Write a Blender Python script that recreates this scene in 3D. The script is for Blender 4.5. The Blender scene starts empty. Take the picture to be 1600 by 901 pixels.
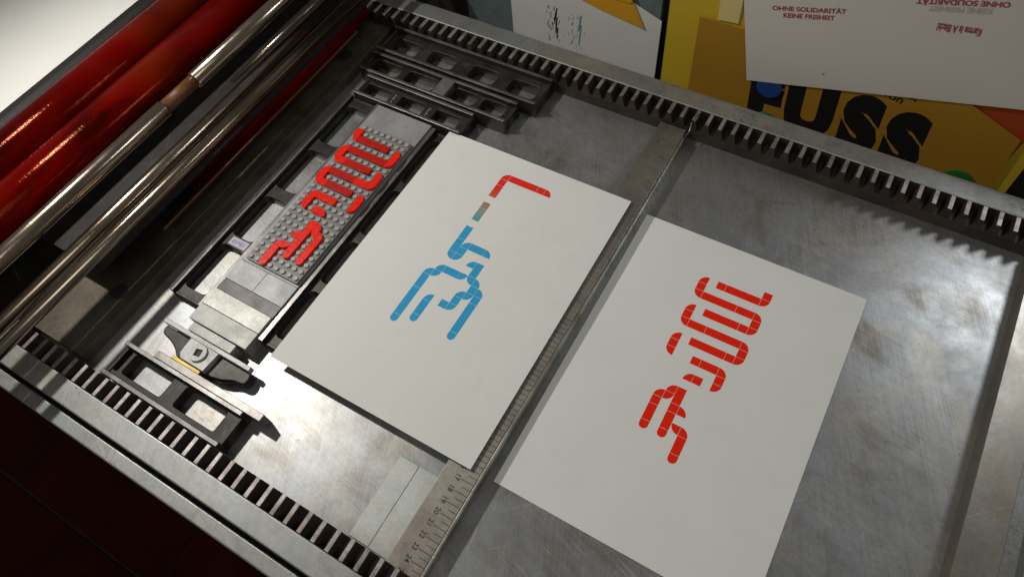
import bpy, bmesh, math, random
from mathutils import Matrix, Vector
random.seed(7)
C = bpy.context.scene.collection
SC = bpy.context.scene
MM = 0.001

# ------------------------------------------------------------------ camera
cam_d = bpy.data.cameras.new('camera')
cam = bpy.data.objects.new('camera', cam_d); C.objects.link(cam)
ROT = [[0.860516, -0.399245, 0.316411], [0.503449, 0.761342, -0.408532], [-0.077793, 0.510845, 0.856146]]
POS = [437.464, -168.081, 551.671]
M4 = Matrix([[ROT[i][0], ROT[i][1], ROT[i][2], POS[i] * MM] for i in range(3)] + [[0, 0, 0, 1]])
cam.matrix_world = M4
cam_d.sensor_width = 36.0
cam_d.lens = 1075.684 / 1600 * 36.0
cam_d.clip_start = 0.01; cam_d.clip_end = 50
cam_d.dof.use_dof = True
cam_d.dof.focus_distance = 0.62
cam_d.dof.aperture_fstop = 9.0
SC.camera = cam

# ------------------------------------------------------------------ world and lamps
W = bpy.data.worlds.new('World'); SC.world = W; W.use_nodes = True
bg = W.node_tree.nodes['Background']
bg.inputs[0].default_value = (1.0, 0.97, 0.90, 1); bg.inputs[1].default_value = 0.105

def aim(o, tgt):
    d = Vector([t * MM for t in tgt]) - o.location
    o.rotation_euler = d.to_track_quat('-Z', 'Y').to_euler()
# work lamp, left of the rollers, with a shade (small bulb, cone of light)
ld = bpy.data.lights.new('work_lamp', 'SPOT'); ld.energy = 12.4; ld.color = (1.0, 0.965, 0.89)
ld.shadow_soft_size = 0.017; ld.spot_size = math.radians(107); ld.spot_blend = 0.9
lo = bpy.data.objects.new('work_lamp', ld); C.objects.link(lo)
lo.location = (-0.315, 0.035, 0.62); aim(lo, (90, -5, 0))
# wide soft lamp behind the right end of the press
ld = bpy.data.lights.new('rear_lamp', 'AREA'); ld.energy = 1.5; ld.color = (0.92, 0.97, 1.0)
ld.shape = 'DISK'; ld.size = 0.19
lo = bpy.data.objects.new('rear_lamp', ld); C.objects.link(lo)
lo.location = (0.86, 0.83, 0.70); aim(lo, (480, 150, 0))

# added soft fill, not a known lamp, above and behind the camera
ld = bpy.data.lights.new('fill_light', 'AREA'); ld.energy = 2.8; ld.color = (1.0, 0.98, 0.93)
ld.shape = 'DISK'; ld.size = 0.6
lo = bpy.data.objects.new('fill_light', ld); C.objects.link(lo)
lo.location = (0.55, -0.75, 1.30); aim(lo, (280, 60, 0))

SC.view_settings.view_transform = 'Standard'; SC.view_settings.look = 'None'
SC.view_settings.exposure = 0; SC.view_settings.gamma = 1
SC.cycles.max_bounces = 8

# ------------------------------------------------------------------ material helpers
class NT:
    def __init__(s, name):
        s.m = bpy.data.materials.new(name); s.m.use_nodes = True
        s.t = s.m.node_tree; s.b = s.t.nodes['Principled BSDF']; s._p = None
    def node(s, typ, **kw):
        n = s.t.nodes.new(typ)
        for k, v in kw.items(): setattr(n, k, v)
        return n
    def put(s, sock, v):
        if isinstance(v, bpy.types.NodeSocket): s.t.links.new(v, sock)
        elif isinstance(v, (tuple, list)) and len(v) == 3 and sock.type == 'RGBA': sock.default_value = (*v, 1)
        else: sock.default_value = v
    def P(s):
        if s._p is None:
            tc = s.node('ShaderNodeTexCoord'); oi = s.node('ShaderNodeObjectInfo')
            v = s.node('ShaderNodeVectorMath', operation='SCALE'); s.t.links.new(tc.outputs['Object'], v.inputs[0]); v.inputs[3].default_value = 1000
            mu = s.math('MULTIPLY', oi.outputs['Random'], 371.0)
            a = s.node('ShaderNodeVectorMath', operation='ADD'); s.t.links.new(v.outputs[0], a.inputs[0]); s.t.links.new(mu, a.inputs[1])
            s._raw = v.outputs[0]; s._p = a.outputs[0]
        return s._p
    def raw(s): s.P(); return s._raw
    def math(s, op, a, b=0.0, clamp=False):
        n = s.node('ShaderNodeMath', operation=op, use_clamp=clamp); s.put(n.inputs[0], a); s.put(n.inputs[1], b); return n.outputs[0]
    def noise(s, scale, detail=3, rough=0.55, rot=None, stretch=None, dist=0.0):
        v = s.P()
        if rot is not None or stretch is not None:
            mp = s.node('ShaderNodeMapping'); s.t.links.new(v, mp.inputs[0])
            mp.inputs['Rotation'].default_value = (0, 0, rot or 0); 
            vr = s.node('ShaderNodeVectorMath', operation='MULTIPLY'); s.t.links.new(mp.outputs[0], vr.inputs[0]); vr.inputs[1].default_value = stretch or (1, 1, 1)
            v = vr.outputs[0]
        n = s.node('ShaderNodeTexNoise'); s.t.links.new(v, n.inputs['Vector'])
        n.inputs['Scale'].default_value = scale; n.inputs['Detail'].default_value = detail; n.inputs['Roughness'].default_value = rough; n.inputs['Distortion'].default_value = dist
        return n.outputs[0]
    def ramp(s, v, lo, hi, a=0.0, b=1.0):
        n = s.node('ShaderNodeMapRange'); n.clamp = True; s.put(n.inputs[0], v)
        n.inputs[1].default_value = lo; n.inputs[2].default_value = hi; n.inputs[3].default_value = a; n.inputs[4].default_value = b
        return n.outputs[0]
    def mix(s, f, a, b, mode='MIX'):
        n = s.node('ShaderNodeMix', data_type='RGBA', blend_type=mode); s.put(n.inputs[0], f); s.put(n.inputs[6], a); s.put(n.inputs[7], b); return n.outputs[2]
    def specks(s, scale, thr):
        n = s.node('ShaderNodeTexVoronoi'); s.t.links.new(s.P(), n.inputs['Vector']); n.inputs['Scale'].default_value = scale
        sep = s.node('ShaderNodeSeparateColor'); s.t.links.new(n.outputs['Color'], sep.inputs[0])
        th = s.math('MULTIPLY', s.math('POWER', sep.outputs[0], 3.0), thr)
        wob = s.math('MULTIPLY', s.math('SUBTRACT', s.noise(scale * 9, 2), 0.5), thr * 0.9)
        return s.math('LESS_THAN', s.math('ADD', n.outputs['Distance'], wob), th)
    def bump(s, h, strength, dist=0.0003):
        n = s.node('ShaderNodeBump'); n.inputs['Strength'].default_value = strength; n.inputs['Distance'].default_value = dist
        s.put(n.inputs['Height'], h); s.t.links.new(n.outputs[0], s.b.inputs['Normal'])
    def set(s, color=None, rough=None, metal=None, **kw):
        if color is not None: s.put(s.b.inputs['Base Color'], color)
        if rough is not None: s.put(s.b.inputs['Roughness'], rough)
        if metal is not None: s.put(s.b.inputs['Metallic'], metal)
        for k, v in kw.items(): s.put(s.b.inputs[k.replace('_', ' ')], v)
        return s.m

def steel(name, c1, c2, rough=0.36, metal=1.0, scratch=0.5, speck=0.0, stain=None, stain_amt=0.5, big=0.011, grain=1.6, bump=0.12, brushed=None, pit=0.0, rvar=0.22, fine=0.0):
    n = NT(name)
    f = n.ramp(n.noise(big, 5, 0.6, dist=0.6), 0.35, 0.66)
    col = n.mix(f, c1, c2)
    col = n.mix(n.ramp(n.noise(grain * 0.22, 4, 0.6), 0.3, 0.75, 0, 0.35), col, tuple(x * 0.55 for x in c2))
    if stain:
        st = n.ramp(n.noise(big * 1.9, 6, 0.62, dist=1.2), 0.52, 0.72, 0, stain_amt)
        col = n.mix(st, col, stain)
    sc = None
    for i, (ang, sx) in enumerate(((0.35, 0.012), (1.45, 0.016), (2.4, 0.02), (0.95, 0.01))):
        l = n.ramp(n.noise(1.0, 2, 0.5, rot=ang, stretch=(sx, 1.1 + 0.3 * i, 1)), 0.66, 0.74)
        l = n.math('MULTIPLY', l, n.ramp(n.noise(0.02 + 0.006 * i, 2), 0.42, 0.6))
        sc = l if sc is None else n.math('MAXIMUM', sc, l)
    col = n.mix(n.math('MULTIPLY', sc, scratch * 0.6), col, (0.78, 0.77, 0.74))
    h = n.noise(grain, 4, 0.65)
    hh = n.math('ADD', n.math('MULTIPLY', h, 0.6), n.math('MULTIPLY', sc, -scratch))
    r = n.math('ADD', n.math('ADD', n.math('MULTIPLY', n.math('SUBTRACT', n.noise(0.045, 5, 0.65), 0.5), rvar), rough), n.math('MULTIPLY', sc, 0.08))
    if brushed is not None:
        b = n.noise(1.0, 3, 0.6, rot=brushed, stretch=(0.03, 2.2, 1))
        col = n.mix(n.ramp(b, 0.35, 0.7, 0, 0.45), col, tuple(x * 0.5 for x in c1)); hh = n.math('ADD', hh, b)
    if fine:
        b1 = n.noise(1.0, 3, 0.6, rot=1.15, stretch=(0.02, 1.6, 1)); b2 = n.noise(1.0, 3, 0.6, rot=0.2, stretch=(0.03, 2.0, 1))
        fb = n.math('ADD', b1, b2); k = n.ramp(n.noise(0.014, 4, 0.6), 0.35, 0.65, 0.2, 1.0)
        col = n.mix(n.math('MULTIPLY', n.ramp(fb, 0.85, 1.2), n.math('MULTIPLY', k, fine)), col, (0.62, 0.61, 0.59))
        col = n.mix(n.math('MULTIPLY', n.ramp(fb, 1.0, 0.75), n.math('MULTIPLY', k, fine)), col, tuple(x * 0.5 for x in c2))
        hh = n.math('ADD', hh, n.math('MULTIPLY', fb, 0.5))
        tint = n.noise(0.012, 4, 0.6, dist=1.5)
        col = n.mix(n.ramp(tint, 0.5, 0.62, 0, 0.22), col, (0.36, 0.42, 0.50)); col = n.mix(n.ramp(tint, 0.44, 0.36, 0, 0.2), col, (0.50, 0.42, 0.27))
    if pit:
        pm = n.math('MULTIPLY', n.ramp(n.noise(0.55, 5, 0.7), 0.56, 0.62), n.ramp(n.noise(0.02, 4, 0.6), 0.5, 0.62))
        col = n.mix(n.math('MULTIPLY', pm, pit), col, (0.05, 0.045, 0.04)); hh = n.math('SUBTRACT', hh, pm)
        r = n.math('ADD', r, n.math('MULTIPLY', pm, 0.3))
    if speck:
        s1 = n.specks(0.05, 0.042 * speck); s2 = n.specks(0.16, 0.07 * speck)
        sm = n.math('MAXIMUM', s1, s2)
        col = n.mix(sm, col, (0.03, 0.028, 0.03)); col = n.mix(n.specks(0.021, 0.016 * speck), col, (0.03, 0.03, 0.10)); col = n.mix(n.math('MULTIPLY', n.specks(0.017, 0.05 * speck), 0.6), col, (0.25, 0.03, 0.07))
        m = n.math('MULTIPLY', n.math('SUBTRACT', 1.0, sm), metal)
    else: m = metal
    n.bump(hh, bump)
    return n.set(col, r, m)

def flat(name, col, rough=0.5, var=0.12, metal=0.0, spec=None, scale=0.3, coat=0.0):
    n = NT(name)
    c = n.mix(n.ramp(n.noise(scale, 4, 0.6), 0.35, 0.7), col, tuple(x * (1 - var) for x in col))
    n.set(c, n.ramp(n.noise(scale * 2, 3), 0.2, 0.8, rough * 0.85, rough * 1.15), metal)
    if spec is not None: n.set(Specular_IOR_Level=spec)
    if coat: n.set(Coat_Weight=coat, Coat_Roughness=0.12)
    return n.m
MAT = {}
MAT['bed'] = steel('bed_steel', (0.45, 0.455, 0.465), (0.29, 0.28, 0.268), 0.40, 0.74, 0.6, 1.2, (0.17, 0.135, 0.10), 0.8, 0.0075, 1.4, 0.10, fine=0.32, rvar=0.26)
MAT['rail'] = steel('bearer_steel', (0.43, 0.43, 0.41), (0.33, 0.33, 0.315), 0.46, 0.7, 0.4, 0.3, (0.17, 0.155, 0.14), 0.5, 0.018, 1.0, 0.18, pit=0.7, fine=0.25)
MAT['rack'] = steel('rack_iron', (0.085, 0.068, 0.056), (0.04, 0.032, 0.028), 0.52, 0.5, 0.2, 0, (0.16, 0.09, 0.06), 0.4, 0.03, 1.5, 0.3)
MAT['tooth_top'] = steel('worn_tooth_steel', (0.60, 0.55, 0.54), (0.26, 0.21, 0.20), 0.42, 0.7, 0.4, 0, (0.12, 0.09, 0.07), 0.5, 0.05, 2, 0.12)
MAT['iron'] = steel('cast_iron', (0.055, 0.052, 0.046), (0.022, 0.020, 0.019), 0.45, 0.5, 0.25, 0, (0.12, 0.085, 0.06), 0.35, 0.03, 1.1, 0.55)
MAT['iron_rim'] = steel('machined_iron', (0.33, 0.315, 0.305), (0.17, 0.16, 0.155), 0.38, 0.8, 0.5, 0, (0.16, 0.12, 0.12), 0.4, 0.03, 1.6, 0.2)
MAT['iron_light'] = steel('grey_quoin_steel', (0.52, 0.52, 0.51), (0.38, 0.38, 0.375), 0.55, 0.45, 0.4, 0.4, None, 0, 0.05, 1.5, 0.35)
MAT['plate'] = steel('base_plate_metal', (0.40, 0.405, 0.415), (0.30, 0.302, 0.31), 0.54, 0.45, 0.6, 0.5, (0.22, 0.2, 0.21), 0.45, 0.025, 1.6, 0.2)
MAT['plate_dark'] = steel('dark_spacer_metal', (0.22, 0.21, 0.212), (0.15, 0.143, 0.148), 0.56, 0.45, 0.4, 0.6, (0.09, 0.07, 0.07), 0.6, 0.04, 1.8, 0.25)
MAT['brushed'] = steel('brushed_spacer_metal', (0.64, 0.63, 0.585), (0.48, 0.47, 0.44), 0.52, 0.45, 0.5, 0.6, (0.2, 0.19, 0.17), 0.4, 0.04, 1.6, 0.22, brushed=0.9)
MAT['spacer'] = steel('spacer_metal', (0.46, 0.46, 0.435), (0.34, 0.34, 0.32), 0.54, 0.45, 0.5, 0.7, (0.26, 0.25, 0.23), 0.4, 0.04, 1.6, 0.2)
MAT['pale'] = steel('pale_zinc', (0.58, 0.60, 0.58), (0.50, 0.52, 0.50), 0.5, 0.45, 0.3, 0.8, (0.46, 0.43, 0.33), 0.5, 0.03, 1.6, 0.15)
MAT['ruler'] = steel('ruler_steel', (0.46, 0.43, 0.375), (0.30, 0.265, 0.235), 0.42, 0.85, 0.3, 0.7, (0.22, 0.17, 0.16), 0.55, 0.022, 1.6, 0.2)
MAT['ruler_edge'] = steel('ruler_edge_steel', (0.50, 0.51, 0.46), (0.27, 0.25, 0.21), 0.36, 0.8, 0.3, 0, None, 0, 0.03, 1.6, 0.2)
MAT['dark'] = steel('dark_painted_iron', (0.035, 0.030, 0.026), (0.018, 0.016, 0.014), 0.5, 0.2, 0.2, 0, None, 0, 0.02, 1, 0.3)
MAT['head'] = steel('head_bar_steel', (0.19, 0.165, 0.13), (0.10, 0.082, 0.062), 0.45, 0.7, 0.3, 1.0, (0.2, 0.14, 0.09), 0.4, 0.02, 1.2, 0.2, pit=0.5)  # steel darkened in place of shade from the carriage overhead
def rod_steel():
    n = NT('polished_rod_steel')
    c = n.mix(n.ramp(n.noise(0.02, 4, 0.6, stretch=(1, 0.4, 1)), 0.35, 0.65), (0.50, 0.42, 0.34), (0.27, 0.21, 0.15))  # brown steel darkened to imitate the dark surroundings above the rods
    c = n.mix(n.specks(0.12, 0.05), c, (0.05, 0.04, 0.03))
    n.bump(n.noise(1.0, 2, 0.5, stretch=(0.03, 2.4, 0.03)), 0.22, 0.0002)
    return n.set(c, n.ramp(n.noise(0.03, 4), 0.3, 0.7, 0.16, 0.26), 1.0)
MAT['chrome'] = rod_steel()
MAT['brass'] = steel('tarnished_brass', (0.42, 0.30, 0.09), (0.28, 0.19, 0.06), 0.42, 0.8, 0.3, 0, (0.12, 0.08, 0.04), 0.5, 0.05, 1.2, 0.2)
MAT['orange_brown'] = flat('orange_brown_strip', (0.16, 0.055, 0.012), 0.5, 0.4)  # orange brown, darkened on the guard strip in place of shade
MAT['endbar'] = steel('end_bar_steel', (0.47, 0.445, 0.40), (0.37, 0.33, 0.29), 0.40, 0.92, 0.5, 0.6, (0.34, 0.2, 0.12), 0.3, 0.014, 1.4, 0.12)  # stains tinted orange to paint in a warm reflection

def paper(name, col, rough=0.75, bump=0.12, dirt=0.0, smudge=0.0):
    n = NT(name)
    c = n.mix(n.ramp(n.noise(0.02, 4), 0.35, 0.7), col, tuple(x * 0.965 for x in col))
    c = n.mix(n.ramp(n.noise(0.25, 4, 0.6), 0.4, 0.75, 0, 0.25), c, tuple(x * 0.95 for x in col))
    if smudge: c = n.mix(n.math('MULTIPLY', n.ramp(n.noise(0.06, 5, 0.65), 0.52, 0.7), n.ramp(n.noise(0.012, 2), 0.46, 0.62, 0, smudge)), c, (0.45, 0.45, 0.44))
    if dirt: c = n.mix(n.specks(0.03, 0.06 * dirt), c, (0.12, 0.11, 0.1))
    n.bump(n.math('ADD', n.noise(2.2, 4, 0.6), n.math('MULTIPLY', n.noise(0.02, 2), 6.0 * dirt)), bump)
    return n.set(c, rough, 0.0, Specular_IOR_Level=0.3)
MAT['paper'] = paper('print_paper', (0.80, 0.795, 0.765), smudge=0.10, bump=0.2)
MAT['paper_wall'] = paper('pinned_white_paper', (0.70, 0.66, 0.60), dirt=1.0)
MAT['paper_grey'] = paper('pinned_test_sheet', (0.70, 0.69, 0.66), dirt=0.6)
MAT['ochre'] = paper('ochre_poster_paper', (0.42, 0.215, 0.022), 0.5, 0.35, 0.8)
MAT['yellow'] = paper('yellow_paper', (0.62, 0.43, 0.03), 0.5, 0.1)
MAT['pale_yellow'] = paper('pale_yellow_paper', (0.72, 0.6, 0.25), 0.6, 0.1)
MAT['orange'] = paper('orange_paper', (0.40, 0.06, 0.012), 0.5, 0.1)
MAT['envelope'] = paper('orange_envelope_paper', (0.66, 0.33, 0.02), 0.5, 0.1)

def ink(name, col, speckle):
    n = NT(name)
    c = n.mix(n.ramp(n.noise(0.5, 5, 0.7), 0.3, 0.75, 0, 0.5), col, tuple(x * 0.78 for x in col))
    c = n.mix(n.math('MULTIPLY', n.ramp(n.noise(0.9, 5, 0.75), 0.61, 0.68), n.ramp(n.noise(0.05, 2), 0.45, 0.6, 0.1, speckle)), c, (0.85, 0.26, 0.10))
    return n.set(c, 0.6, 0.0, Specular_IOR_Level=0.12)
MAT['ink_red'] = ink('red_printing_ink', (0.93, 0.022, 0.003), 0.55)
def split_ink():
    n = NT('split_colour_ink')
    sep = n.node('ShaderNodeSeparateXYZ'); n.t.links.new(n.raw(), sep.inputs[0])
    cr = n.node('ShaderNodeValToRGB'); el = cr.color_ramp.elements
    stops = [(200, (0.040, 0.40, 0.72)), (211, (0.12, 0.40, 0.46)), (221, (0.28, 0.36, 0.30)), (230, (0.42, 0.24, 0.12)), (242, (0.75, 0.10, 0.03)), (257, (0.93, 0.022, 0.003))]
    el[0].position = stops[0][0] / 300; el[0].color = (*stops[0][1], 1); el[1].position = stops[-1][0] / 300; el[1].color = (*stops[-1][1], 1)
    for y, c in stops[1:-1]:
        e = el.new(y / 300); e.color = (*c, 1)
    n.t.links.new(n.math('DIVIDE', sep.outputs[1], 300.0), cr.inputs[0])
    c = n.mix(n.ramp(n.noise(0.5, 5, 0.7), 0.3, 0.75, 0, 0.25), cr.outputs[0], (0.02, 0.08, 0.12))
    c = n.mix(n.math('MULTIPLY', n.ramp(n.noise(1.0, 5, 0.75), 0.6, 0.68), 0.22), c, (0.7, 0.7, 0.68))
    return n.set(c, 0.6, 0.0, Specular_IOR_Level=0.12)
MAT['ink_split'] = split_ink()
MAT['black_ink'] = flat('black_ink', (0.012, 0.012, 0.012), 0.5, 0.3)
MAT['stamp_ink'] = flat('stamped_black', (0.035, 0.03, 0.028), 0.6, 0.4)
MAT['faded_ink'] = flat('faded_stamp', (0.20, 0.165, 0.145), 0.6, 0.4)
MAT['crimson_ink'] = flat('crimson_ink', (0.40, 0.06, 0.075), 0.6, 0.3)
MAT['ghost_ink'] = flat('faint_ghost_ink', (0.52, 0.485, 0.44), 0.6, 0.05)
MAT['teal_ink'] = flat('teal_ink', (0.10, 0.30, 0.33), 0.6, 0.3)
MAT['blue_pen'] = flat('blue_pen_ink', (0.03, 0.03, 0.18), 0.6, 0.3)
MAT['lilac_tape'] = flat('lilac_tape', (0.50, 0.48, 0.60), 0.5, 0.1)
def abs_plastic(name, col, var, rough):
    n = NT(name)
    c = n.mix(n.ramp(n.noise(0.12, 4, 0.6), 0.35, 0.7), col, tuple(a * (1 - var) for a in col))
    if 'grey' in name: c = n.mix(n.ramp(n.noise(0.05, 5, 0.65), 0.5, 0.68, 0, 0.35), c, (0.22, 0.13, 0.12))
    n.bump(n.noise(1.8, 3), 0.04)
    return n.set(c, n.ramp(n.noise(0.4, 4), 0.3, 0.7, rough * 0.8, rough * 1.3), 0.0)
MAT['brick_grey'] = abs_plastic('grey_toy_plastic', (0.20, 0.20, 0.19), 0.12, 0.42)
MAT['stud_grey'] = abs_plastic('grey_stud_plastic', (0.37, 0.385, 0.37), 0.1, 0.36)
MAT['tile_red'] = abs_plastic('bright_red_inked_tile', (0.92, 0.016, 0.003), 0.14, 0.24)
MAT['tile_deep'] = abs_plastic('deep_red_inked_tile', (0.52, 0.010, 0.003), 0.2, 0.28)
def red_roller():
    n = NT('wet_red_ink_roller')
    f = n.ramp(n.noise(0.011, 4, 0.55, stretch=(1.6, 0.5, 1.6), dist=0.8), 0.4, 0.62)
    c = n.mix(f, (0.13, 0.0006, 0.0002), (0.025, 0.0004, 0.0002))  # red darkened for overhead shade, soft dark streaks imitate reflections
    c = n.mix(n.ramp(n.noise(0.006, 3), 0.52, 0.66, 0, 0.5), c, (0.13, 0.014, 0.001))
    c = n.mix(n.specks(0.07, 0.05), c, (0.03, 0.001, 0.001))
    n.bump(n.math('ADD', n.noise(1.0, 2, 0.5, stretch=(0.03, 1.6, 0.03)), n.math('MULTIPLY', n.noise(0.05, 3), 1.5)), 0.45, 0.00025)
    return n.set(c, 0.13, 0.0, Specular_IOR_Level=0.32, Specular_Tint=(1.0, 0.22, 0.08))
MAT['red_roller'] = red_roller()
MAT['cabinet'] = flat('blue_grey_cabinet_paint', (0.15, 0.19, 0.20), 0.5, 0.25, scale=0.08)
MAT['black'] = flat('black_paint', (0.01, 0.009, 0.008), 0.6, 0.3)
MAT['magnet_blue'] = flat('blue_plastic', (0.02, 0.07, 0.27), 0.35, 0.1)
MAT['magnet_green'] = flat('green_plastic', (0.03, 0.19, 0.035), 0.35, 0.1)
MAT['wire'] = flat('bent_wire', (0.5, 0.45, 0.36), 0.35, 0.2, 0.9)
def floor_mat():
    n = NT('dark_red_floor_tile')
    c = n.mix(n.ramp(n.noise(0.006, 5, 0.65), 0.3, 0.7), (0.06, 0.006, 0.003), (0.022, 0.003, 0.002))
    n.bump(n.noise(0.08, 4), 0.2, 0.001)
    return n.set(c, 0.6, 0.0, Specular_IOR_Level=0.08)
MAT['floor'] = floor_mat()
MAT['wall'] = flat('dark_wall', (0.018, 0.016, 0.014), 0.8, 0.3, scale=0.01)

# ------------------------------------------------------------------ object helpers
def tag(o, label=None, cat=None, group=None, kind=None):
    if label: o['label'] = label
    if cat: o['category'] = cat
    if group: o['group'] = group
    if kind: o['kind'] = kind
    return o
def thing(name, label, cat, loc=(0, 0, 0), rz=0.0, group=None):
    o = bpy.data.objects.new(name, None); C.objects.link(o); o.empty_display_size = 0.01
    o.location = [v * MM for v in loc]; o.rotation_euler = (0, 0, rz)
    return tag(o, label, cat, group)
def link(name, me, mat, parent=None, loc=(0, 0, 0), rot=(0, 0, 0)):
    if mat is not None and not me.materials: me.materials.append(MAT[mat] if isinstance(mat, str) else mat)
    o = bpy.data.objects.new(name, me); C.objects.link(o)
    if parent is not None: o.parent = parent
    o.location = [v * MM for v in loc]; o.rotation_euler = rot
    return o
def finish(bm, name, smooth=False):
    bmesh.ops.scale(bm, vec=(MM, MM, MM), verts=bm.verts)
    bmesh.ops.recalc_face_normals(bm, faces=bm.faces)
    me = bpy.data.meshes.new(name); bm.to_mesh(me); bm.free()
    if smooth:
        for f in me.polygons: f.use_smooth = True
    return me
def box_bm(bm, x0, x1, y0, y1, z0, z1, bev=0.0, seg=2):
    t = bmesh.new()
    bmesh.ops.create_cube(t, size=1.0)
    for v in t.verts: v.co = Vector(((x0 + x1) / 2 + v.co.x * (x1 - x0), (y0 + y1) / 2 + v.co.y * (y1 - y0), (z0 + z1) / 2 + v.co.z * (z1 - z0)))
    if bev: bmesh.ops.bevel(t, geom=list(t.edges), offset=bev, segments=seg, affect='EDGES', profile=0.5)
    m = bpy.data.meshes.new('t'); t.to_mesh(m); t.free(); bm.from_mesh(m); bpy.data.meshes.remove(m)
def box(name, mat, parent, x0, x1, y0, y1, z0, z1, bev=0.35, seg=2):
    bm = bmesh.new(); box_bm(bm, x0, x1, y0, y1, z0, z1, bev, seg)
    return link(name, finish(bm, name), mat, parent)
def shape(name, outlines, z0, z1, bev=0.0):
    """2-D outlines (the first is the border, further ones are openings) raised from z0 to z1"""
    cu = bpy.data.curves.new(name, 'CURVE'); cu.dimensions = '2D'; cu.fill_mode = 'BOTH'
    for pts in outlines:
        sp = cu.splines.new('POLY'); sp.points.add(len(pts) - 1); sp.use_cyclic_u = True
        for q, (x, y) in zip(sp.points, pts): q.co = (x, y, 0, 1)
    cu.extrude = (z1 - z0) / 2 - bev
    if bev: cu.bevel_depth = bev; cu.bevel_resolution = 1; cu.offset = -bev
    o = bpy.data.objects.new(name, cu); C.objects.link(o)
    dg = bpy.context.evaluated_depsgraph_get()
    me = bpy.data.meshes.new_from_object(o.evaluated_get(dg)); bpy.data.objects.remove(o); bpy.data.curves.remove(cu)
    me.name = name
    zc = (z0 + z1) / 2
    for v in me.vertices: v.co = Vector((v.co.x * MM, v.co.y * MM, (v.co.z + zc) * MM))
    me.materials.clear()
    return me
def rrect(x0, x1, y0, y1, r, n=5):
    P = []
    for cx, cy, a in ((x1 - r, y1 - r, 0), (x0 + r, y1 - r, 90), (x0 + r, y0 + r, 180), (x1 - r, y0 + r, 270)):
        for k in range(n + 1):
            t = math.radians(a + 90 * k / n); P.append((cx + r * math.cos(t), cy + r * math.sin(t)))
    return P
def lathe_y(bm, x, z, y0, y1, r, n=32, caps=True, prof=None):
    prof = prof or [(y0, r), (y1, r)]
    rings = []
    for y, rr in prof:
        rings.append([bm.verts.new((x + rr * math.cos(2 * math.pi * k / n), y, z + rr * math.sin(2 * math.pi * k / n))) for k in range(n)])
    for a, b in zip(rings, rings[1:]):
        for k in range(n): bm.faces.new((a[k], a[(k + 1) % n], b[(k + 1) % n], b[k]))
    if caps: bm.faces.new(rings[0]); bm.faces.new(list(reversed(rings[-1])))
def cyl_z(name, mat, parent, x, y, r, z0, z1, n=24, bev=0.3, smooth=True):
    bm = bmesh.new()
    prof = [(r, z0), (r, z1 - bev), (r - bev * 0.3, z1 - bev * 0.3), (r - bev, z1)]
    rings = [[bm.verts.new((x + rr * math.cos(2 * math.pi * k / n), y + rr * math.sin(2 * math.pi * k / n), z)) for k in range(n)] for rr, z in prof]
    for a, b in zip(rings, rings[1:]):
        for k in range(n): bm.faces.new((a[k], a[(k + 1) % n], b[(k + 1) % n], b[k]))
    bm.faces.new(rings[-1]); bm.faces.new(list(reversed(rings[0])))
    return link(name, finish(bm, name), mat, parent)
def text(name, s, mat, parent, loc, size, rot=(0, 0, 0), bold=0.0, sx=1.0, shear=0.0, align='CENTER', lift=0.05, spacing=1.0):
    cu = bpy.data.curves.new(name, 'FONT'); cu.body = s; cu.size = 1.0; cu.offset = bold; cu.shear = shear; cu.align_x = align; cu.align_y = 'CENTER'; cu.space_character = spacing
    cu.extrude = 0.0; cu.resolution_u = 4
    o = bpy.data.objects.new(name, cu); C.objects.link(o); dg = bpy.context.evaluated_depsgraph_get()
    me = bpy.data.meshes.new_from_object(o.evaluated_get(dg)); bpy.data.objects.remove(o); bpy.data.curves.remove(cu)
    for v in me.vertices: v.co = Vector((v.co.x * size * sx * MM, v.co.y * size * MM, 0))
    me.materials.clear()
    return link(name, me, mat, parent, loc, rot)

# ------------------------------------------------------------------ setting: floor and wall behind
FZ = -700
fl = box('floor', 'black', None, -1800, 1800, -1800, 1500, FZ - 40, FZ - 3, 0); tag(fl, kind='structure')
ti = bmesh.new(); box_bm(ti, 0, 396, 0, 396, -20, 0, 2.0, 1); tile_me = finish(ti, 'floor_tile')
for i in range(-4, 2):
    for j in range(-4, 1):
        link('floor_tile', tile_me, 'floor', fl, (-310 + 400 * i + (0 if j % 2 else 40), -390 + 400 * j, FZ))
wl = box('wall', 'wall', None, -900, 760, 470, 480, FZ - 3, 172, 0); tag(wl, kind='structure')

# ------------------------------------------------------------------ the press
Y0, Y1 = -160.0, 339.0         # inner faces of the two racks
XR = 627.0                     # inner face of the end bar
press = thing('printing_press', 'grey steel flatbed printing press with toothed racks along both long sides', 'printing press', (0, 0, 0))
bm = bmesh.new(); box_bm(bm, -330, 690, Y0 - 1, Y1 + 1, -40, 0, 0)
link('bed', finish(bm, 'bed'), 'bed', press)
PITCH = 13.6; ZT = 25.8; ZR = 13.0
def tooth_mesh(y0, y1):
    bm = bmesh.new(); prof = [(-5.4, ZR - 0.6), (-2.05, ZT - 0.5), (-1.7, ZT), (1.7, ZT), (2.05, ZT - 0.5), (5.4, ZR - 0.6)]
    a = [bm.verts.new((x, y0, z)) for x, z in prof]; b = [bm.verts.new((x, y1, z)) for x, z in prof]
    for k in range(len(prof)):
        kk = (k + 1) % len(prof); f = bm.faces.new((a[k], a[kk], b[kk], b[k])); f.material_index = 1 if k in (1, 2, 3) else 0
    bm.faces.new(a); bm.faces.new(list(reversed(b)))
    me = finish(bm, 'tooth'); me.materials.append(MAT['rack']); me.materials.append(MAT['tooth_top']); return me
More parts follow.
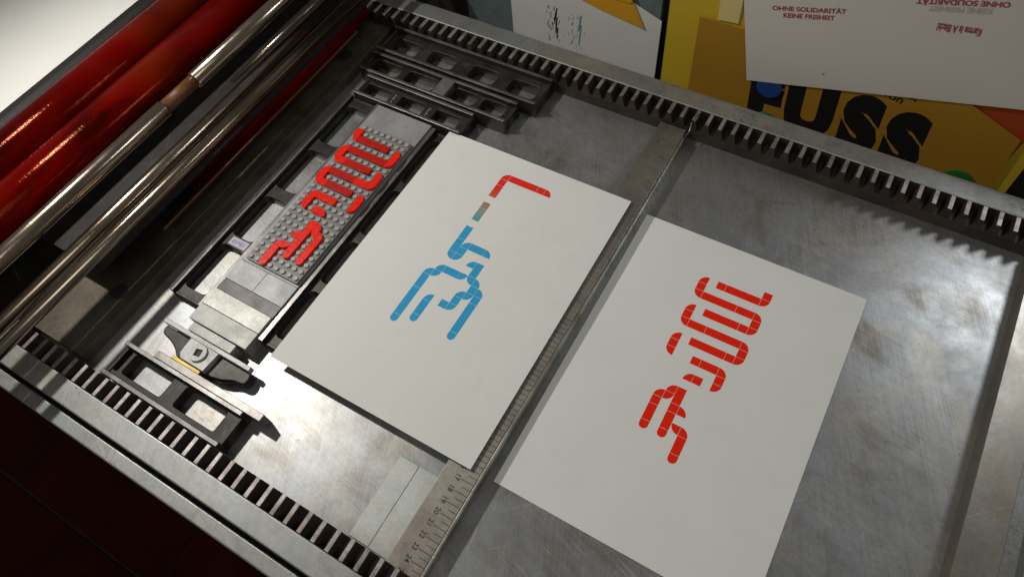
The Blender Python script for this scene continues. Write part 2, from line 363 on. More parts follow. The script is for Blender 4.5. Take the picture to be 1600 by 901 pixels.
for side, (ya, yb, la, lb, phase) in enumerate(((Y0 - 17.3, Y0, Y0 - 37.5, Y0 - 17.6, 3.4), (Y1, Y1 + 17.0, Y1 + 17.3, Y1 + 37, 8.2))):
    rk = box('gear_rack', 'rack', press, -330, 690, ya, yb, -20, ZR, 0.3)
    tm = tooth_mesh(ya + 0.15, yb - 0.15)
    for k in range(-20, 51):
        x = phase + PITCH * k
        if side == 0 and (x < -150 or x > 300): continue
        link('tooth', tm, None, rk, (x, 0, 0))
    rl = box('bearer_rail', 'rail', press, -330, 690, la, lb, -20, ZT + 0.6, 1.2, 3)
    if side == 1: box('gap_shade', 'rack', press, -330, 690, yb - 0.02, yb + 0.22, -20, ZT - 0.2, 0)  # thin dark strip added to paint the shade in the far tooth gaps
    if side == 0:
        box('lower_rail', 'rail', press, -330, 690, -214, -201.5, -60, 13, 1.5, 3)
        box('side_groove', 'black', press, -330, 690, -202, -197, -60, 6, 0)
    else:
        box('bearer_edge', 'rail', press, -330, 690, lb + 0.1, lb + 7, -30, ZT - 3, 2.0, 3)
# end bar on the right
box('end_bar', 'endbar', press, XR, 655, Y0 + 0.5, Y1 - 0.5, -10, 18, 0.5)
box('end_strip', 'rail', press, 655.4, 668, Y0 - 30, Y1 - 0.5, -30, 10, 0.6)
box('end_strip', 'plate_dark', press, 668.4, 676, Y0 - 30, Y1 - 0.5, -50, 2, 0.6)
# head bar on the left with its screws
hb = box('head_bar', 'head', press, -152, -75.5, Y0 + 3, Y1 - 2, 0.0, 13, 0.6)
for y in (272, -90):
    s = cyl_z('screw', 'iron', hb, -95, y, 8.0, 10, 14.2, 24, 0.6)
    box('slot', 'black', s, -96, -94, y - 6, y + 6, 14.0, 14.35, 0)
for k in range(25):
    for sgn in (-1, 1):
        y = 89.5 + sgn * (5 + 9.6 * k)
        if Y0 + 22 < y < Y1 - 4: box('tick', 'stamp_ink', hb, -81.5, -76.5, y - 0.2, y + 0.2, 13.0, 13.08, 0)

# ------------------------------------------------------------------ ruler bar across the bed
RB = thing('ruler_bar', 'worn steel ruler bar with centimetre scale crossing the bed between the two white sheets', 'ruler', (288, 89.5, 0))
def rbx(name, mat, x0, x1, y0, y1, z0, z1, bev=0.3): return box(name, mat, RB, x0 - 288, x1 - 288, y0 - 89.5, y1 - 89.5, z0, z1, bev)
RZ = 12.8
rbx('scale_bar', 'ruler', 274, 302.6, -162.5, 337, 0, RZ)
rbx('edge_strip', 'ruler_edge', 303.0, 305.5, -158.5, 326, 0, RZ - 0.2, 0.5)
tl = bmesh.new(); box_bm(tl, -11.5, 0, -0.28, 0.28, 0, 0.07); tl = finish(tl, 'tick'); ts = bmesh.new(); box_bm(ts, -7.5, 0, -0.26, 0.26, 0, 0.07); ts = finish(ts, 'tick'); tlf = tl.copy(); tsf = ts.copy()
for k in range(1, 51):
    for sgn in (-1, 1):
        d = sgn * 5.0 * k
        if not -251 < d < 247: continue
        if -163 < d < 136 and k % 1 == 1: continue
        link('tick', (tl if k % 2 == 0 else ts) if d < 0 else (tlf if k % 2 == 0 else tsf), 'stamp_ink' if d < 0 else 'faded_ink', RB, (302.4 - 288, d, RZ))
for nmb in range(1, 25):
    for sgn in (-1, 1):
        text('number', str(nmb) if nmb < 10 else str(nmb), 'stamp_ink' if sgn < 0 else 'faded_ink', RB, (287.6 - 288, sgn * 10.0 * nmb + (0 if nmb < 10 else 0.2), RZ + 0.06), 5.9, (0, 0, -math.pi / 2), 0.02)
text('number', '2', 'stamp_ink', RB, (287.6 - 288, -249, RZ + 0.06), 5.9, (0, 0, -math.pi / 2), 0.02)

# ------------------------------------------------------------------ iron furniture
def rail_box(mat, side, parent, x0, x1, y0, y1, z0, z1, bev):
    bm = bmesh.new(); box_bm(bm, x0, x1, y0, y1, z0, z1, bev); bm.normal_update()
    for f in bm.faces: f.material_index = 0 if f.calc_center_median().z > z1 - bev * 1.2 else 1
    me = finish(bm, 'rail'); me.materials.append(MAT[mat]); me.materials.append(MAT[side])
    return link('rail', me, None, parent)
def furniture(label, x0, x1, y0, y1, H, along, windows, rail_w=3.6, web=(7.5, 14.0), r=5.5, wmat='iron', ends=True, rmat='iron_rim'):
    cx, cy = (x0 + x1) / 2, (y0 + y1) / 2
    t = thing('iron_furniture', label, 'printing furniture', (cx, cy, 0), 0, 'iron spacing furniture locked up on the press bed')
    X0, X1, Y0_, Y1_ = x0 - cx, x1 - cx, y0 - cy, y1 - cy
    holes = [rrect(a - cx, b - cx, c - cy, d - cy, r) for a, b, c, d in windows]
    if along == 'x': border = [(X0, Y0_ + rail_w), (X1, Y0_ + rail_w), (X1, Y1_ - rail_w), (X0, Y1_ - rail_w)]
    else: border = [(X0 + rail_w, Y0_), (X1 - rail_w, Y0_), (X1 - rail_w, Y1_), (X0 + rail_w, Y1_)]
    me = shape('web', [border] + holes, 0.6, web[1], 0.5); w = link('web', me, wmat, t)
    # walls under the web round each opening give the casting its depth
    if along == 'x':
        rail_box(rmat, wmat, t, X0, X1, Y0_, Y0_ + rail_w, 0, H, 0.4); rail_box(rmat, wmat, t, X0, X1, Y1_ - rail_w, Y1_, 0, H, 0.4)
        if ends:
            box('end_wall', wmat, t, X0 + 0.2, X0 + 3, Y0_ + rail_w, Y1_ - rail_w, 0, web[1] + 1.2, 0.4); box('end_wall', wmat, t, X1 - 3, X1 - 0.2, Y0_ + rail_w, Y1_ - rail_w, 0, web[1] + 1.2, 0.4)
    else:
        rail_box(rmat, wmat, t, X0, X0 + rail_w, Y0_, Y1_, 0, H, 0.4); rail_box(rmat, wmat, t, X1 - rail_w, X1, Y0_, Y1_, 0, H, 0.4)
        if ends:
            box('end_wall', wmat, t, X0 + rail_w, X1 - rail_w, Y0_ + 0.2, Y0_ + 3, 0, web[1] + 0.6, 0.4); box('end_wall', wmat, t, X0 + rail_w, X1 - rail_w, Y1_ - 3, Y1_ - 0.2, 0, web[1] + 0.6, 0.4)
    return t
f1 = furniture('longest dark iron spacer with four rounded openings against the far rack', -66, 146.6, 294.2, 336.6, 20, 'x',
    [(-58, -20, 304, 324.6), (-5, 30.5, 304, 324.6), (52, 86, 304, 324.6), (102.5, 138, 304, 324.6)])
text('embossed_mark', '10', 'iron_rim', f1, (41 - 40.3, 319 - 315.4, 14.35), 9, (0, 0, 0), 0.01, 1.1)
for k in range(7): box('embossed_mark', 'iron', f1, -2.5 + random.uniform(-3, 4), 0, -8 + k * 1.3, -7.4 + k * 1.3, 13.9, 14.7, 0.2)
f2 = furniture('dark iron spacer with a loose metal block on it, second from the far rack', -64, 129.4, 258.3, 289.6, 20, 'x',
    [(-57.5, -19, 267, 284.3), (-11, 29.5, 267, 284.3), (52, 83, 267, 284.3), (90, 120.3, 267, 284.3)])
blk = thing('metal_block', 'small dark metal block lying across the second iron spacer', 'metal block', (42.5, 275, 14))
box('block', 'plate_dark', blk, -7.8, 7.8, -12.2, 12.2, 0.1, 6.2, 0.5)
f3 = furniture('short dark iron spacer with three square openings beside the toy brick plate', -47, 95, 223.7, 255, 20, 'x',
    [(-42, -8, 231.3, 247), (5, 37.5, 231.3, 247), (51, 83.5, 231.3, 247)], r=1.5)
for cx0 in (-1.5, 44.2):
    for k in range(5): box('embossed_mark', 'iron_rim', f3, cx0 - 24 - 1.7, cx0 - 24 + random.uniform(0.5, 2.4), -6.5 + k * 2.6, -5.1 + k * 2.6, 13.9, 14.8, 0.25)
LW = [(-47, -16.5, a, b) for a, b in ((-53, 2), (15, 69), (83, 140), (154, 211))]
f4 = furniture('long dark iron spacer with four openings along the left of the toy brick plate', -52, -9.6, -64.5, 223.3, 15, 'y', LW, 4.6, (4, 10.5), 7)
tp = thing('tape_label', 'lilac tape label with blue handwriting stuck on a crossbar of the long left iron spacer', 'label', (-31.5, 8.5, 10.5))
box('tape', 'lilac_tape', tp, -9, 12.5, -4.6, 4.6, 0.02, 0.14, 0)
text('handwriting', '15x10', 'blue_pen', tp, (1.5, 0, 0.2), 6.4, (0, 0, math.pi), 0.0, 1.0)
f5 = furniture('long dark iron spacer half hidden under the sheet with the blue print', 61.8, 104, -64.5, 221.5, 15.05, 'y',
    [(68, 98, a, b) for a, b in ((-53, 1), (13, 64), (76, 136), (148, 211))], 5.2, (3, 9.5), 7)
f6 = furniture('dark iron spacer with two large openings beside the near toothed rack', -41.8, 100.6, -158.6, -124.3, 20, 'x',
    [(-29, 20, -150, -130), (36, 85, -150, -130), (-39.4, -33.4, -151, -129)], 3.9, (6, 13), 2.5)

# ------------------------------------------------------------------ base plate, spacers, quoin, bars
def slab(name, mat, label, cat, x0, x1, y0, y1, z0, z1, bev=0.3, group=None):
    t = box(name, mat, None, (x0 - x1) / 2, (x1 - x0) / 2, (y0 - y1) / 2, (y1 - y0) / 2, 0, z1 - z0, bev)
    t.location = ((x0 + x1) / 2 * MM, (y0 + y1) / 2 * MM, z0 * MM)
    return tag(t, label, cat, group)
slab('base_plate', 'plate', 'flat grey metal base plate under the toy brick plate', 'metal plate', -9.3, 61.4, -6.0, 221.6, 0, 17.1)
slab('spacer_block', 'plate', 'left grey metal block just below the toy brick plate', 'spacer block', -9.3, 25.0, -29.5, -6.2, 0, 17.0, 0.25, 'metal spacer blocks below the toy brick plate')
slab('spacer_block', 'plate', 'right grey metal block just below the toy brick plate', 'spacer block', 25.3, 61.4, -29.5, -6.2, 0, 17.05, 0.25, 'metal spacer blocks below the toy brick plate')
slab('spacer_block', 'plate_dark', 'dark purplish metal spacer between the grey plate and the bright brushed block', 'spacer block', -9.3, 61.2, -42.2, -29.7, 0, 16.6, 0.25, 'metal spacer blocks below the toy brick plate')
slab('spacer_block', 'brushed', 'bright brushed metal spacer with diagonal scratches', 'spacer block', -9.8, 60.6, -60.8, -42.4, 0, 17.5, 0.35, 'metal spacer blocks below the toy brick plate')
slab('spacer_block', 'spacer', 'wide grey metal spacer below the bright brushed block', 'spacer block', -10.2, 60.2, -78.6, -61.0, 0, 17.0, 0.35, 'metal spacer blocks below the toy brick plate')
slab('spacer_block', 'spacer', 'narrow short metal spacer touching the quoin', 'spacer block', -2.0, 50.6, -88.4, -79.7, 0, 17.2, 0.35, 'metal spacer blocks below the toy brick plate')

Q = thing('quoin', 'grey iron quoin clamp with square key hole and two curved arms', 'quoin', (26, -101, 0))
def qs(pts): return [(x - 26, y + 101) for x, y in pts]
link('pressure_bar', shape('pressure_bar', [qs([(-28.6, -89.1), (77.6, -89.1), (77.9, -93.4), (-28.0, -93.4)])], 11, 18.2, 0.5), 'iron_light', Q)
link('body', shape('body', [qs([(8, -93.3), (42.5, -93.3), (41.0, -113.4), (13, -113.4), (9, -109)])], 1, 18.0, 0.5), 'iron_light', Q)
def curve_pts(ctrl, n=6):
    out = []
    P = [ctrl[0]] + ctrl + [ctrl[-1]]
    for i in range(1, len(P) - 2):
        for k in range(n):
            t = k / n; a, b, c_, d = P[i - 1], P[i], P[i + 1], P[i + 2]
            out.append(tuple(0.5 * (2 * b[j] + (c_[j] - a[j]) * t + (2 * a[j] - 5 * b[j] + 4 * c_[j] - d[j]) * t * t + (3 * b[j] - a[j] - 3 * c_[j] + d[j]) * t ** 3) for j in (0, 1)))
    return out + [ctrl[-1]]
link('arm', shape('arm', [qs([(9.5, -93.5), (-27.0, -93.5)] + curve_pts([(-27.5, -97), (-24.5, -101.5), (-12, -104.5), (-3, -108.5), (3.5, -113), (10, -113)]))], 1, 11.5, 1.2), 'iron', Q)
link('arm', shape('arm', [qs([(40.5, -113.2)] + curve_pts([(47, -113.4), (58, -111), (68, -106.5), (78, -104.5), (80, -99), (78, -93.5)]) + [(40.5, -93.5)])], 1, 12.5, 1.2), 'iron', Q)
bs = bmesh.new()
sq = [(4.7 * math.cos(a), 4.7 * math.sin(a)) for a in [math.radians(45 + 12 + 90 * k) for k in range(4)]]
circ = [(8.4 * math.cos(2 * math.pi * k / 32), 8.4 * math.sin(2 * math.pi * k / 32)) for k in range(32)]
link('key_boss', shape('key_boss', [[(x, y - 1.0) for x, y in circ], [(x, y - 1.0) for x, y in sq]], 17.5, 20.2, 0.35), 'iron_light', Q)
link('key_hole', shape('key_hole', [[(x * 1.1, y * 1.1 - 1.0) for x, y in sq]], 18.02, 18.15), 'black', Q)
bs.free()
slab('brass_strip', 'brass', 'thin brass strip wedged between the quoin and the long dark bar', 'metal strip', 2.5, 37, -116.9, -113.9, 0, 14.5, 0.2)
slab('iron_bar', 'iron_rim', 'long dark iron bar between the quoin and the near iron spacer', 'metal bar', -8.5, 118.2, -124.1, -117.4, 0, 19.6, 0.4)
slab('zinc_strip', 'pale', 'left of two pale metal strips lying on the bed near the ruler', 'metal strip', 233.4, 252.0, -158.6, -87.0, 0.05, 1.3, 0.15)
slab('zinc_strip', 'pale', 'right of two pale metal strips lying on the bed against the ruler', 'metal strip', 252.5, 271.2, -158.9, -86.7, 0.05, 1.3, 0.15)
# bent wire at the far end of the ruler
cw = bpy.data.curves.new('wire_hook', 'CURVE'); cw.dimensions = '3D'; cw.bevel_depth = 0.55 * MM; cw.bevel_resolution = 2
sp = cw.splines.new('BEZIER'); wp = [(305.5, 327, 14), (306.5, 334, 17), (305.5, 341, 24), (306.5, 346, 26.9), (309, 351, 26.7)]; sp.bezier_points.add(len(wp) - 1)
for b, c_ in zip(sp.bezier_points, wp): b.co = [v * MM for v in c_]; b.handle_left_type = b.handle_right_type = 'AUTO'
ow = bpy.data.objects.new('wire_hook', cw); C.objects.link(ow); me = bpy.data.meshes.new_from_object(ow.evaluated_get(bpy.context.evaluated_depsgraph_get())); bpy.data.objects.remove(ow)
me.materials.clear(); tag(link('wire_hook', me, 'wire'), 'thin bent wire at the far end of the ruler bar', 'wire')

# ------------------------------------------------------------------ printed tile shapes: cells of 8 mm
# (kind, column, row, width, height); kinds: r rectangle, TL/TR/BL/BR one rounded corner, e end rounded at the bottom
RIGHT = [('r', 16, 32, 1, 1), ('BR', 16, 31, 1, 1), ('r', 12, 31, 4, 1), ('r', 11, 31, 1, 1),
    ('TL', 9, 31, 1, 1), ('r', 9, 30, 1, 1), ('BL', 9, 29, 1, 1), ('r', 10, 29, 4, 1), ('r', 14, 29, 2, 1), ('TR', 16, 29, 1, 1), ('r', 16, 28, 1, 1), ('BR', 16, 27, 1, 1), ('r', 15, 27, 1, 1), ('r', 11, 27, 4, 1),
    ('TL', 9, 27, 1, 1), ('r', 9, 26, 1, 1), ('BL', 9, 25, 1, 1), ('r', 10, 25, 2, 1), ('r', 12, 25, 4, 1), ('TR', 16, 25, 1, 1), ('r', 16, 24, 1, 1), ('BR', 16, 23, 1, 1), ('r', 15, 23, 1, 1), ('r', 11, 23, 4, 1),
    ('TL', 9, 23, 1, 1), ('r', 9, 22, 1, 1), ('BL', 9, 21, 1, 1),
    ('r', 12, 21, 1, 1), ('r', 13, 21, 2, 1), ('TR', 15, 21, 1, 1), ('r', 15, 20, 1, 1), ('BR', 15, 19, 1, 1), ('TL', 12, 19, 1, 1), ('r', 13, 19, 1, 1),
    ('r', 12, 16, 1, 2), ('TL', 11, 17, 1, 1), ('BR', 11, 16, 1, 1), ('TL', 10, 16, 1, 1), ('r', 10, 15, 1, 1), ('r', 10, 13, 1, 2), ('e', 10, 12, 1, 1),
    ('r', 12, 15, 1, 1), ('r', 12, 13, 1, 2), ('e', 12, 12, 1, 1), ('TR', 13, 15, 1, 1), ('BL', 13, 13, 1, 1), ('TR', 14, 13, 1, 1), ('r', 14, 11, 1, 2), ('e', 14, 10, 1, 1)]
LEFT = [('TL', 0, 33, 1, 1), ('r', 1, 33, 4, 1), ('r', 5, 33, 1, 1), ('TR', 6, 33, 1, 1), ('r', 0, 32, 1, 1), ('r', 0, 30, 1, 2), ('r', 0, 28, 1, 1), ('r', 0, 26, 1, 2),
    ('r', 0, 23, 1, 2), ('r', 0, 21, 1, 2), ('BL', 0, 20, 1, 1), ('BR', 1, 20, 1, 1), ('r', 1, 21, 1, 1), ('TL', 1, 22, 1, 1), ('r', 2, 22, 2, 1), ('TR', 4, 22, 1, 1),
    ('TL', 3, 20, 1, 1), ('r', 4, 19, 1, 2), ('BL', 4, 18, 1, 1), ('TR', 5, 18, 1, 1), ('r', 5, 17, 1, 1), ('BR', 5, 16, 1, 1), ('TL', 4, 16, 1, 1), ('r', 4, 15, 1, 1), ('BR', 4, 14, 1, 1), ('r', 3, 14, 1, 1),
    ('TR', 6, 17, 1, 1), ('r', 6, 16, 1, 1), ('r', 6, 12, 1, 4), ('e', 6, 11, 1, 1),
    ('TL', 0, 18, 1, 1), ('r', 1, 18, 2, 1), ('BR', 3, 18, 1, 1), ('BR', 0, 17, 1, 1), ('TL', -1, 17, 1, 1), ('r', -1, 15, 1, 2), ('r', -1, 11, 1, 4), ('e', -1, 10, 1, 1),
    ('TL', 1, 14, 1, 1), ('r', 1, 12, 1, 2), ('e', 1, 11, 1, 1)]
def cell_outline(kind, w, h, u=8.0, gap=0.2):
    x0, x1, y0, y1 = gap, w * u - gap, gap, h * u - gap
    if kind == 'r': return [(x0, y0), (x1, y0), (x1, y1), (x0, y1)]
    L = x1 - x0; n = 12
    if kind == 'e':
        r = L / 2; cx = (x0 + x1) / 2; cy = y0 + r
        return [(x1, y1), (x0, y1)] + [(cx - r * math.cos(math.pi * k / n), cy - r * math.sin(math.pi * k / n)) for k in range(n + 1)]
    arc = [(x0 + L * math.cos(math.pi / 2 * k / n), y0 + L * math.sin(math.pi / 2 * k / n)) for k in range(n + 1)]
    pts = [(x0, y0)] + arc                      # rounded top right
    if 'L' in kind: pts = [(x0 + x1 - x, y) for x, y in reversed(pts)]
    if 'B' in kind: pts = [(x, y0 + y1 - y) for x, y in reversed(pts)]
    return pts

# ------------------------------------------------------------------ toy brick printing plate
LG = thing('toy_brick_plate', 'grey studded toy brick plate with red tiles forming a raised figure', 'toy bricks', (28, 92, 17.1))
OX, OY = -4.0 - 28, -4.0 - 92
bp = link('baseplate', shape('baseplate', [rrect(OX + 0.1, OX + 63.9, OY + 0.1, OY + 191.9, 1.6)], 0, 3.2, 0.2), 'brick_grey', LG)
MIR = {'r': 'r', 'e': 'e', 'TL': 'TR', 'TR': 'TL', 'BL': 'BR', 'BR': 'BL'}
covered = set(); tile_cache = {}
deep = {(12, 31), (14, 29), (10, 29), (11, 27), (12, 25), (11, 23), (11, 31)}
for kind, c_, r_, w, h in RIGHT:
    lc, lr = 17 - c_ - w, r_ - 10; mk = MIR[kind]
    for i in range(w):
        for j in range(h): covered.add((lc + i, lr + j))
    d = (c_, r_) in deep
    key = (mk, w, h, d)
    if key not in tile_cache: tile_cache[key] = shape('tile', [cell_outline(mk, w, h, gap=0.06)], 0, 3.2, 0.16)
    link('tile', tile_cache[key], 'tile_deep' if d else 'tile_red', LG, (OX + 8 * lc, OY + 8 * lr, 3.2 + random.uniform(0.0, 0.06)))
sb = bmesh.new(); n = 16
prof = [(2.4, 0), (2.4, 1.5), (2.3, 1.7), (2.15, 1.75)]
rings = [[sb.verts.new((rr * math.cos(2 * math.pi * k / n), rr * math.sin(2 * math.pi * k / n), z)) for k in range(n)] for rr, z in prof]
for a, b in zip(rings, rings[1:]):
    for k in range(n): sb.faces.new((a[k], a[(k + 1) % n], b[(k + 1) % n], b[k]))
sb.faces.new(rings[-1]); stud_me = finish(sb, 'stud')
for i in range(8):
    for j in range(24):
        if (i, j) not in covered: link('stud', stud_me, 'stud_grey', bp, (OX + 4 + 8 * i, OY + 4 + 8 * j, 3.2))

# ------------------------------------------------------------------ the two A4 prints
def sheet_z(sag, x, y): return sag * (math.sin(math.pi * x / 210) * (0.6 + 0.4 * math.cos(y / 124)) - 0.5 * math.sin(y / 47 + x / 90))
def sheet(name, label, x, y, th, z, w=210.0, h=297.0, mat='paper', thick=0.35, sag=0.0):
    bm = bmesh.new(); nx, ny = 21, 30
    def zz(i, j): return sheet_z(sag, w * i / nx, h * j / ny)
    g = [[bm.verts.new((w * i / nx, h * j / ny, thick - zz(i, j))) for i in range(nx + 1)] for j in range(ny + 1)]
    b = [[bm.verts.new((w * i / nx, h * j / ny, -zz(i, j))) for i in range(nx + 1)] for j in range(ny + 1)]
    for j in range(ny):
        for i in range(nx):
            bm.faces.new((g[j][i], g[j][i + 1], g[j + 1][i + 1], g[j + 1][i])); bm.faces.new((b[j][i], b[j + 1][i], b[j + 1][i + 1], b[j][i + 1]))
    for i in range(nx):
        bm.faces.new((g[0][i], b[0][i], b[0][i + 1], g[0][i + 1])); bm.faces.new((g[ny][i], g[ny][i + 1], b[ny][i + 1], b[ny][i]))
    for j in range(ny):
        bm.faces.new((g[j][0], g[j + 1][0], b[j + 1][0], b[j][0])); bm.faces.new((g[j][nx], b[j][nx], b[j + 1][nx], g[j + 1][nx]))
    t = thing(name, label, 'print', (x, y, z), th)
    o = link('paper', finish(bm, 'paper'), mat, t)
    return t
def print_cells(t, cells, x0, y0, px, py, mat, thick, rot=0.0, sag=0.0):
    for kind, c_, r_, w, h in cells:
        ol = cell_outline(kind, w, h, gap=0.0)
        sx = (w * px - 0.28) / (w * 8.0); sy = (h * py - 0.28) / (h * 8.0)
        pts = []
        for x, y in ol:
            X = x0 + c_ * px + 0.14 + x * sx; Y = y0 + r_ * py + 0.14 + y * sy
            pts.append((X + rot * (Y - 180), Y))
        bm = bmesh.new(); f = bm.faces.new([bm.verts.new((x, y, thick + 0.09 - sheet_z(sag, x, y))) for x, y in pts])
        bmesh.ops.triangulate(bm, faces=[f])
        link('ink_shape', finish(bm, 'ink_shape'), mat, t)
LS = sheet('printed_sheet', 'white sheet with a blue and red angular figure lying beside the toy brick plate', 84.16, -72.34, 0.005, 15.5, sag=0.45)
print_cells(LS, LEFT, 80.9, 80.4 - 80.4, 8.0, 8.04, 'ink_split', 0.35, 0.006, 0.45)
RS = sheet('printed_sheet', 'white sheet with an all red angular figure lying on the right part of the bed', 311.69, -67.44, 0.009, 0.5, sag=0.4)
print_cells(RS, RIGHT, 0.6, 0.2, 8.02, 8.0, 'ink_red', 0.35, 0.0, 0.4)

# ------------------------------------------------------------------ rollers and feed board on the left
RC = thing('roller_carriage', 'dark roller carriage with red inked rollers and polished steel rods', 'roller carriage', (-150, 89, 60))
def roll(name, mat, x, z, y0, y1, r, parent=RC, n=40, prof=None):
    bm = bmesh.new(); lathe_y(bm, x + 150, z - 60, y0 - 89, y1 - 89, r, n, True, [(a - 89, b) for a, b in prof] if prof else None)
    me = finish(bm, name)
    for f in me.polygons: f.use_smooth = len(f.vertices) == 4
    return link(name, me, mat, parent)
roll('ink_roller', 'red_roller', -249, 78, -420, 420, 25)
roll('ink_roller', 'red_roller', -198, 73, -420, 420, 25)
rod1 = roll('rod', 'chrome', -128, 100, -420, 420, 8.2, prof=[(-420, 0.1), (-420, 8.2), (65, 8.2), (66, 7.6), (66.5, 5.6), (106, 5.6), (106.5, 7.6), (107, 8.2), (420, 8.2), (420, 0.1)])
roll('collar', 'orange_brown', -128, 100, 66.8, 105.5, 6.6, rod1)
roll('rod', 'chrome', -102.5, 75, -420, 420, 6.9)
roll('rod', 'chrome', -82.5, 75, -420, 420, 6.0)
roll('thin_rod', 'chrome', -140, 58, 150, 420, 2.2)
roll('form_roller', 'red_roller', -112, 32, 30, 330, 14)
bm = bmesh.new(); box_bm(bm, -190 + 150, -100 + 150, -88 - 89, 335 - 89, 40 - 60, 44 - 60, 0.5); link('frame_plate', finish(bm, 'frame_plate'), 'dark', RC)
bm = bmesh.new(); box_bm(bm, -330 + 150, -150 + 150, -420 - 89, 420 - 89, 2 - 60, 30 - 60, 0.5); link('frame_plate', finish(bm, 'frame_plate'), 'dark', RC)
bm = bmesh.new(); box_bm(bm, -96 + 150, -93.5 + 150, -20 - 89, 300 - 89, 27 - 60, 29 - 60, 0.5); link('guard_strip', finish(bm, 'guard_strip'), 'orange_brown', RC)
FB = box('feed_board', 'black', None, -700, -263, -420, 420, 80, 99, 8, 4); tag(FB, 'black edged feed board at the upper left beside the red rollers', 'feed board')
sh = sheet('blank_sheet', 'blank white sheet lying on the feed board at the upper left', -279 - 420, -297, 0.0, 99.1, 420, 600, 'paper'); sh['category'] = 'paper'

# ------------------------------------------------------------------ pinned papers behind the far rail (on the plane y = 440)
YW = 440.0
def wall_thing(name, label, cat, x, z, y=YW, rot=0.0, group=None):
    o = thing(name, label, cat, (x, y, z), 0, group); o.rotation_euler = (math.pi / 2, rot, 0); return o
def wall_poly(name, mat, parent, pts, d0, d1, curl=None):
    """pts in x, z millimetres from the thing; d = thickness range towards the viewer"""
    return link(name, shape(name, [pts], d0, d1), mat, parent)
cab = wall_thing('cabinet_panel', 'blue grey cabinet panel standing behind the far rail', 'cabinet', 90, -100, 446)
wall_poly('panel', 'cabinet', cab, rrect(-130, 131, -120, 200, 3), -16, 0)
gap_strip = wall_thing('dark_gap_strip', 'narrow black strip added for the dark gap between the grey cabinet and the yellow papers', 'gap_strip', 226, -100, 452); wall_poly('gap_strip', 'black', gap_strip, rrect(-8, 8, -120, 230, 1), -8, 0)  # black strip added to stand for the dark gap beside the cabinet
ts_ = wall_thing('test_sheet', 'white test sheet with black and teal ink streaks pinned to the grey cabinet', 'paper', 126, -30, 444)
wall_poly('paper', 'paper_grey', ts_, [(-98, -120), (97, -120), (98, 74), (40, 95), (-96, 110)], 0.2, 0.6)
random.seed(11)
for cx, mt, n_, spread in ((-38, 'black_ink', 46, 12), (-6, 'teal_ink', 40, 11)):
    for k in range(n_):
        x = cx + random.gauss(-4, spread * 0.45); y = 20 + random.uniform(-22, 26); hh = random.uniform(1, 6)
        if abs(k) < 5: x = cx + 2 + (y - 20) * 0.06; hh = 16; y = 6 + k * 7
        wd = random.uniform(0.3, 0.9) if k >= 5 else 1.6
        wall_poly('ink_streak', mt, ts_, [(x, y), (x + wd, y), (x + wd + hh * 0.12, y + hh), (x + hh * 0.1, y + hh * 0.95)], 0.66, 0.7 + 0.001 * k)
env = wall_thing('envelope', 'folded orange envelope corner over the white test sheet', 'envelope', 160, 50, 442)
wall_poly('paper', 'envelope', env, [(-75, 0 + 2), (-10, -13), (46, -22), (30, 8), (8, 60), (-60, 60)], 0.0, 0.5)
wall_poly('flap', 'envelope', env, [(5, 7), (27, 7), (29, 11), (8, 60), (0, 60)], 0.55, 2.0)
yl = wall_thing('yellow_sheet', 'bright yellow sheet hanging beside the dark gap', 'paper', 272, -20, 444)
wall_poly('paper', 'yellow', yl, [(-39, -150), (340, -150), (334, 60), (60, 130), (-42, 125)], 0.0, 0.5)
pn = wall_thing('pale_note', 'small pale yellow note above the ochre poster', 'paper', 294, 95, 442); wall_poly('paper', 'pale_yellow', pn, [(-10, -28), (12, -26), (11, 25), (-12, 25)], 0.0, 0.4)
org = wall_thing('orange_sheet', 'orange red sheet showing at the right behind the ochre poster', 'paper', 570, 10, 442.5); wall_poly('paper', 'orange', org, [(-60, 20), (20, -20), (24, 70), (-60, 75)], 0.0, 0.4)
po = wall_thing('poster', 'ochre poster with large black letters FUSS behind the far rail', 'poster', 430, 0, 440)
wall_poly('paper', 'ochre', po, [(-161, -150), (172, -150), (163, -35), (158, 34), (104, 57), (-60, 66), (-164, 66)], 0.0, 0.4)
for ch, x, zc, sxx in (('F', -76, -12.5, 1.0), ('U', -27, -10, 1.0), ('S', 26, -11.5, 1.06), ('S', 71, -15.5, 1.06)):
    text('letter', ch, 'black_ink', po, (x, zc, 0.46), 96, (0, 0, math.radians(3)), 0.08, 0.72 * sxx, -0.05)
text('lettering', 'eil von', 'black_ink', po, (33, 41, 0.46), 12.5, (0, 0, math.radians(-9)), 0.022, 1.1)
text('lettering', 'de,', 'black_ink', po, (54, 47.5, 0.46), 12.5, (0, 0, math.radians(-9)), 0.022, 1.1)
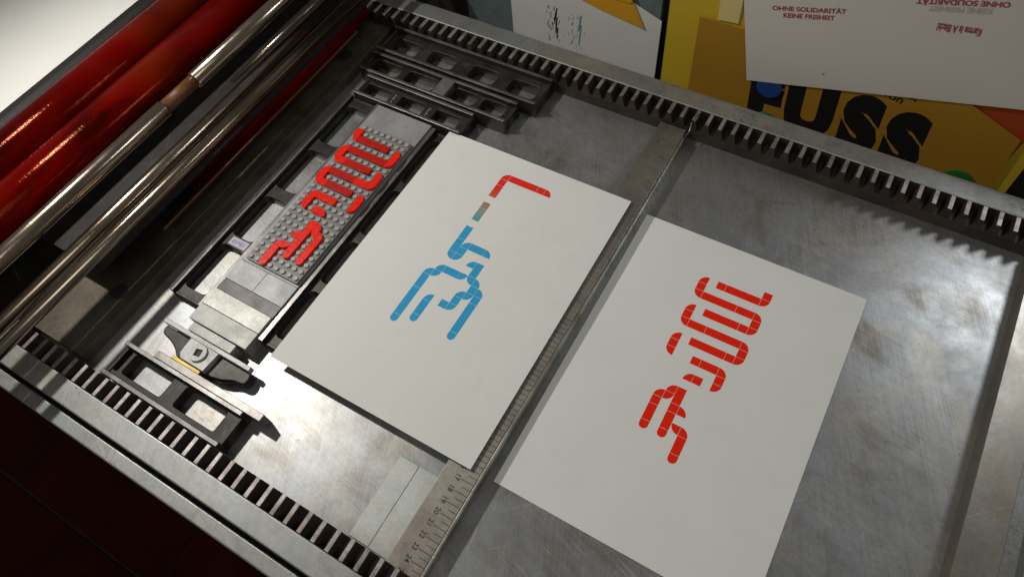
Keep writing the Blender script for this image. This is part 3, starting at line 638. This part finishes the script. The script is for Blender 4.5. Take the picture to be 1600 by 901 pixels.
wp_ = wall_thing('printed_page', 'large white page with small crimson slab lettering pinned at the upper right', 'paper', 330, 8, 437.5)
ang = math.radians(14.0)
bm = bmesh.new(); nx, ny = 18, 8
gv = [[bm.verts.new((252 * i / nx, 150 * j / ny, 0.4 + 0.8 * math.sin(3.0 * i / nx + 0.7) * max(0, 0.55 - j / ny) + 0.05 * math.sin(7 * i / nx))) for i in range(nx + 1)] for j in range(ny + 1)]
for j in range(ny):
    for i in range(nx): bm.faces.new((gv[j][i], gv[j][i + 1], gv[j + 1][i + 1], gv[j + 1][i]))
me = finish(bm, 'paper', True)
o = link('paper', me, 'paper_wall', wp_, (0, 0, 0), (0, 0, ang)); md = o.modifiers.new('thickness', 'SOLIDIFY'); md.thickness = 0.0003; md.use_rim = False
def on_page(s, x, z, size, mat, r=0.0, sx=1.3, bold=0.03, mirror=False):
    t = text('lettering', s, mat, wp_, (x - 330, z - 8, 0.75), size, (0, 0, ang + r), bold, sx)
    if mirror: t.scale = (-1, 1, 1)
on_page('OHNE SOLIDARITÄT', 368, 108.5, 6.6, 'crimson_ink', 0, 1.10)
on_page('KEINE FREIHEIT', 370.0, 101.5, 6.6, 'crimson_ink', 0, 1.04)
on_page('OHNE SOLIDARITÄT', 484, 152.5, 6.8, 'crimson_ink', math.pi, 1.08)
on_page('KEINE FREIHEIT', 485, 146, 6.8, 'ghost_ink', math.pi, 1.0)
on_page('Karma is A Bitch!', 492, 128.5, 10.5, 'crimson_ink', math.pi - 0.1, 0.46)
def magnet(label, x, z, r, mat):
    t = wall_thing('magnet', label, 'magnet', x, z, 439.0); link('disc', shape('disc', [[(r * math.cos(2 * math.pi * k / 40), r * math.sin(2 * math.pi * k / 40)) for k in range(40)]], 0.2, 1.9, 0.4), mat, t)
magnet('round blue magnet under the edge of the large white page', 355, 6.5, 13.5, 'magnet_blue')
magnet('round green magnet at the lower right of the ochre poster', 562, -36, 15, 'magnet_green')
magnet('round green magnet mostly hidden behind the far rail below the blue one', 361, -41, 13, 'magnet_green')
